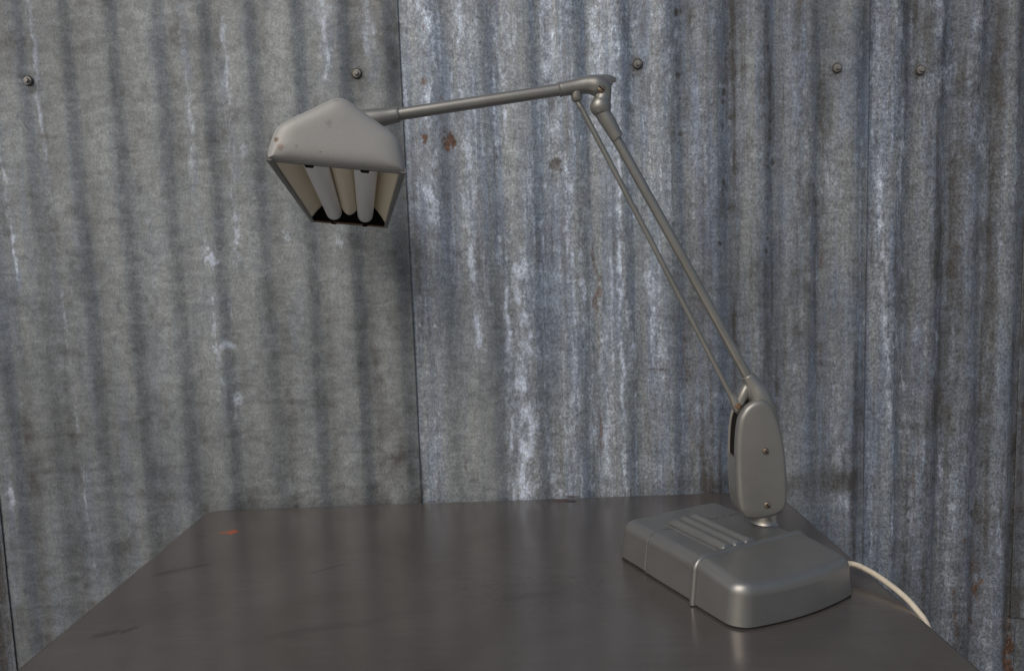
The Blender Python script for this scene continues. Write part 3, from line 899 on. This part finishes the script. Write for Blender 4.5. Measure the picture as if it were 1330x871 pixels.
# cream reflector: two troughs with a rounded ridge between the tubes
bm = bmesh.new()
rp = []
for i in range(61):
    u = -.0600 + .120 * i / 60
    a = abs(u)
    if a < .0265:
        v = .0335 - .0235 * (0.5 + 0.5 * math.cos(math.pi * a / .0265)) ** 0.9
    else:
        v = .0335 - .0320 * ((a - .0265) / .0335) ** 1.6
    rp.append((u, v))
rings = []
for s in np.linspace(.012, HL - .062, 30): rings.append([hp(s, u, v) for u, v in rp])
loft(bm, rings, closed=False)
rf = part('reflector', bm, M['enamel'], shell)
so = rf.modifiers.new('gauge', 'SOLIDIFY'); so.thickness = .0008; so.offset = 0
# black backing behind the sockets
bm = bmesh.new()
k = [(u * .93, v * .90 + .001) for u, v in prof]
loft(bm, [[hp(s, u, v) for u, v in k] for s in (HL - .0135, HL - .0085)])
part('socket_plate', bm, M['black'], shell, sharp=50)
for s_ in (-1, 1):
    u = s_ * .0262
    t = bmesh.new()
    A = hp(.018, u, .0160); B = hp(HL - .0245, u, .0160)
    tube(t, [(*A, .0125), (*(A + HA * .002), .0131), (*(B - HA * .002), .0131), (*B, .0122)], 32, up=HV)
    tb = part('fluorescent_tube', t, M['tube'], lamp, sharp=50)
    for q, ax in ((A, -HA), (B, HA)):
        bm = bmesh.new(); lathe(bm, q, ax, [(-.0005, .0118), (.004, .0118), (.0055, .009)], 28)
        part('end_cap', bm, M['chrome'] if ax == -HA else M['black'], tb, sharp=50)
    for s0_, s1_ in ((.010, .0135), (HL - .0185, HL - .0135)):
        bm = bmesh.new()
        o2 = [(-.0085, .026), (.0085, .026), (.0085, .006), (.0035, -.0035), (-.0035, -.0035), (-.0085, .006)]
        loft(bm, [[hp(s, u + a, b) for a, b in o2] for s in (s0_, s1_)])
        part('socket', bm, M['black'], shell, smooth=False)

# ---- power cord leaving the base and dropping over the table edge
bm = bmesh.new()
cp = [bp(-.045, .190, .019), bp(-.040, .204, .019), (0.4541, 0.9789, 0.0185), (0.4710, 0.9567, 0.0165), (0.4805, 0.9300, 0.0125), (0.4868, 0.9020, 0.0080),
      (0.4912, 0.8790, 0.0005), (0.4948, 0.8600, -0.013), (0.4965, 0.848, -0.05), (0.497, 0.846, -0.20), (0.500, 0.85, -0.45), (0.515, 0.90, -0.70), (0.53, 1.0, -0.744), (0.60, 1.2, -0.746)]
tube(bm, spline([(*p, .0037) for p in cp], 8), 18, up=(0, 0.3, 1))
part('power_cord', bm, M['cord'])

# ================================================================== GROUND
bm = bmesh.new()
bmesh.ops.create_grid(bm, x_segments=20, y_segments=20, size=40.0, matrix=Matrix.Translation((0, 0, -0.75)))
g = from_bm('ground', bm, M['ground']); g['kind'] = 'structure'  # unseen, added wide and pale to bounce light upward

# ================================================================== LIGHT
EL, AZ = math.radians(40), math.radians(-40)      # sun in front and to the left of the wall
world = bpy.data.worlds.new('World'); scene.world = world; world.use_nodes = True
wn = world.node_tree; bg = wn.nodes['Background']
sky = wn.nodes.new('ShaderNodeTexSky'); sky.sky_type = 'NISHITA'; sky.sun_disc = False
d = Vector((math.sin(AZ) * math.cos(EL), -math.cos(AZ) * math.cos(EL), math.sin(EL)))   # towards the sun
sky.sun_elevation = EL; sky.sun_rotation = math.atan2(d.x, d.y)
sky.air_density = 1.0; sky.dust_density = 4.0; sky.ozone_density = 0.5
wn.links.new(sky.outputs[0], bg.inputs[0]); bg.inputs[1].default_value = 0.09
sun = bpy.data.lights.new('sun', 'SUN'); sun.energy = 0.8; sun.angle = math.radians(40); sun.color = (1.0, 0.98, 0.95)
so_ = bpy.data.objects.new('sun', sun); COL.objects.link(so_)
so_.rotation_euler = (-d).to_track_quat('-Z', 'Y').to_euler(); so_.location = (0, -3, 4)

# ================================================================== CAMERA
cam = bpy.data.cameras.new('camera'); cam.sensor_width = 36; cam.lens = F / 1330 * 36; cam.clip_end = 200; cam.clip_start = 0.02
co_ = bpy.data.objects.new('camera', cam); COL.objects.link(co_)
m = Matrix((RIGHT, UP, -FWD)).transposed().to_4x4(); m.translation = Vector(CAM)
co_.matrix_world = m
scene.camera = co_
vs = scene.view_settings
scene.display_settings.display_device = 'sRGB'
vs.view_transform = 'Standard'; vs.look = 'None'; vs.gamma = 1; vs.exposure = -0.12
scene.cycles.use_denoising = True
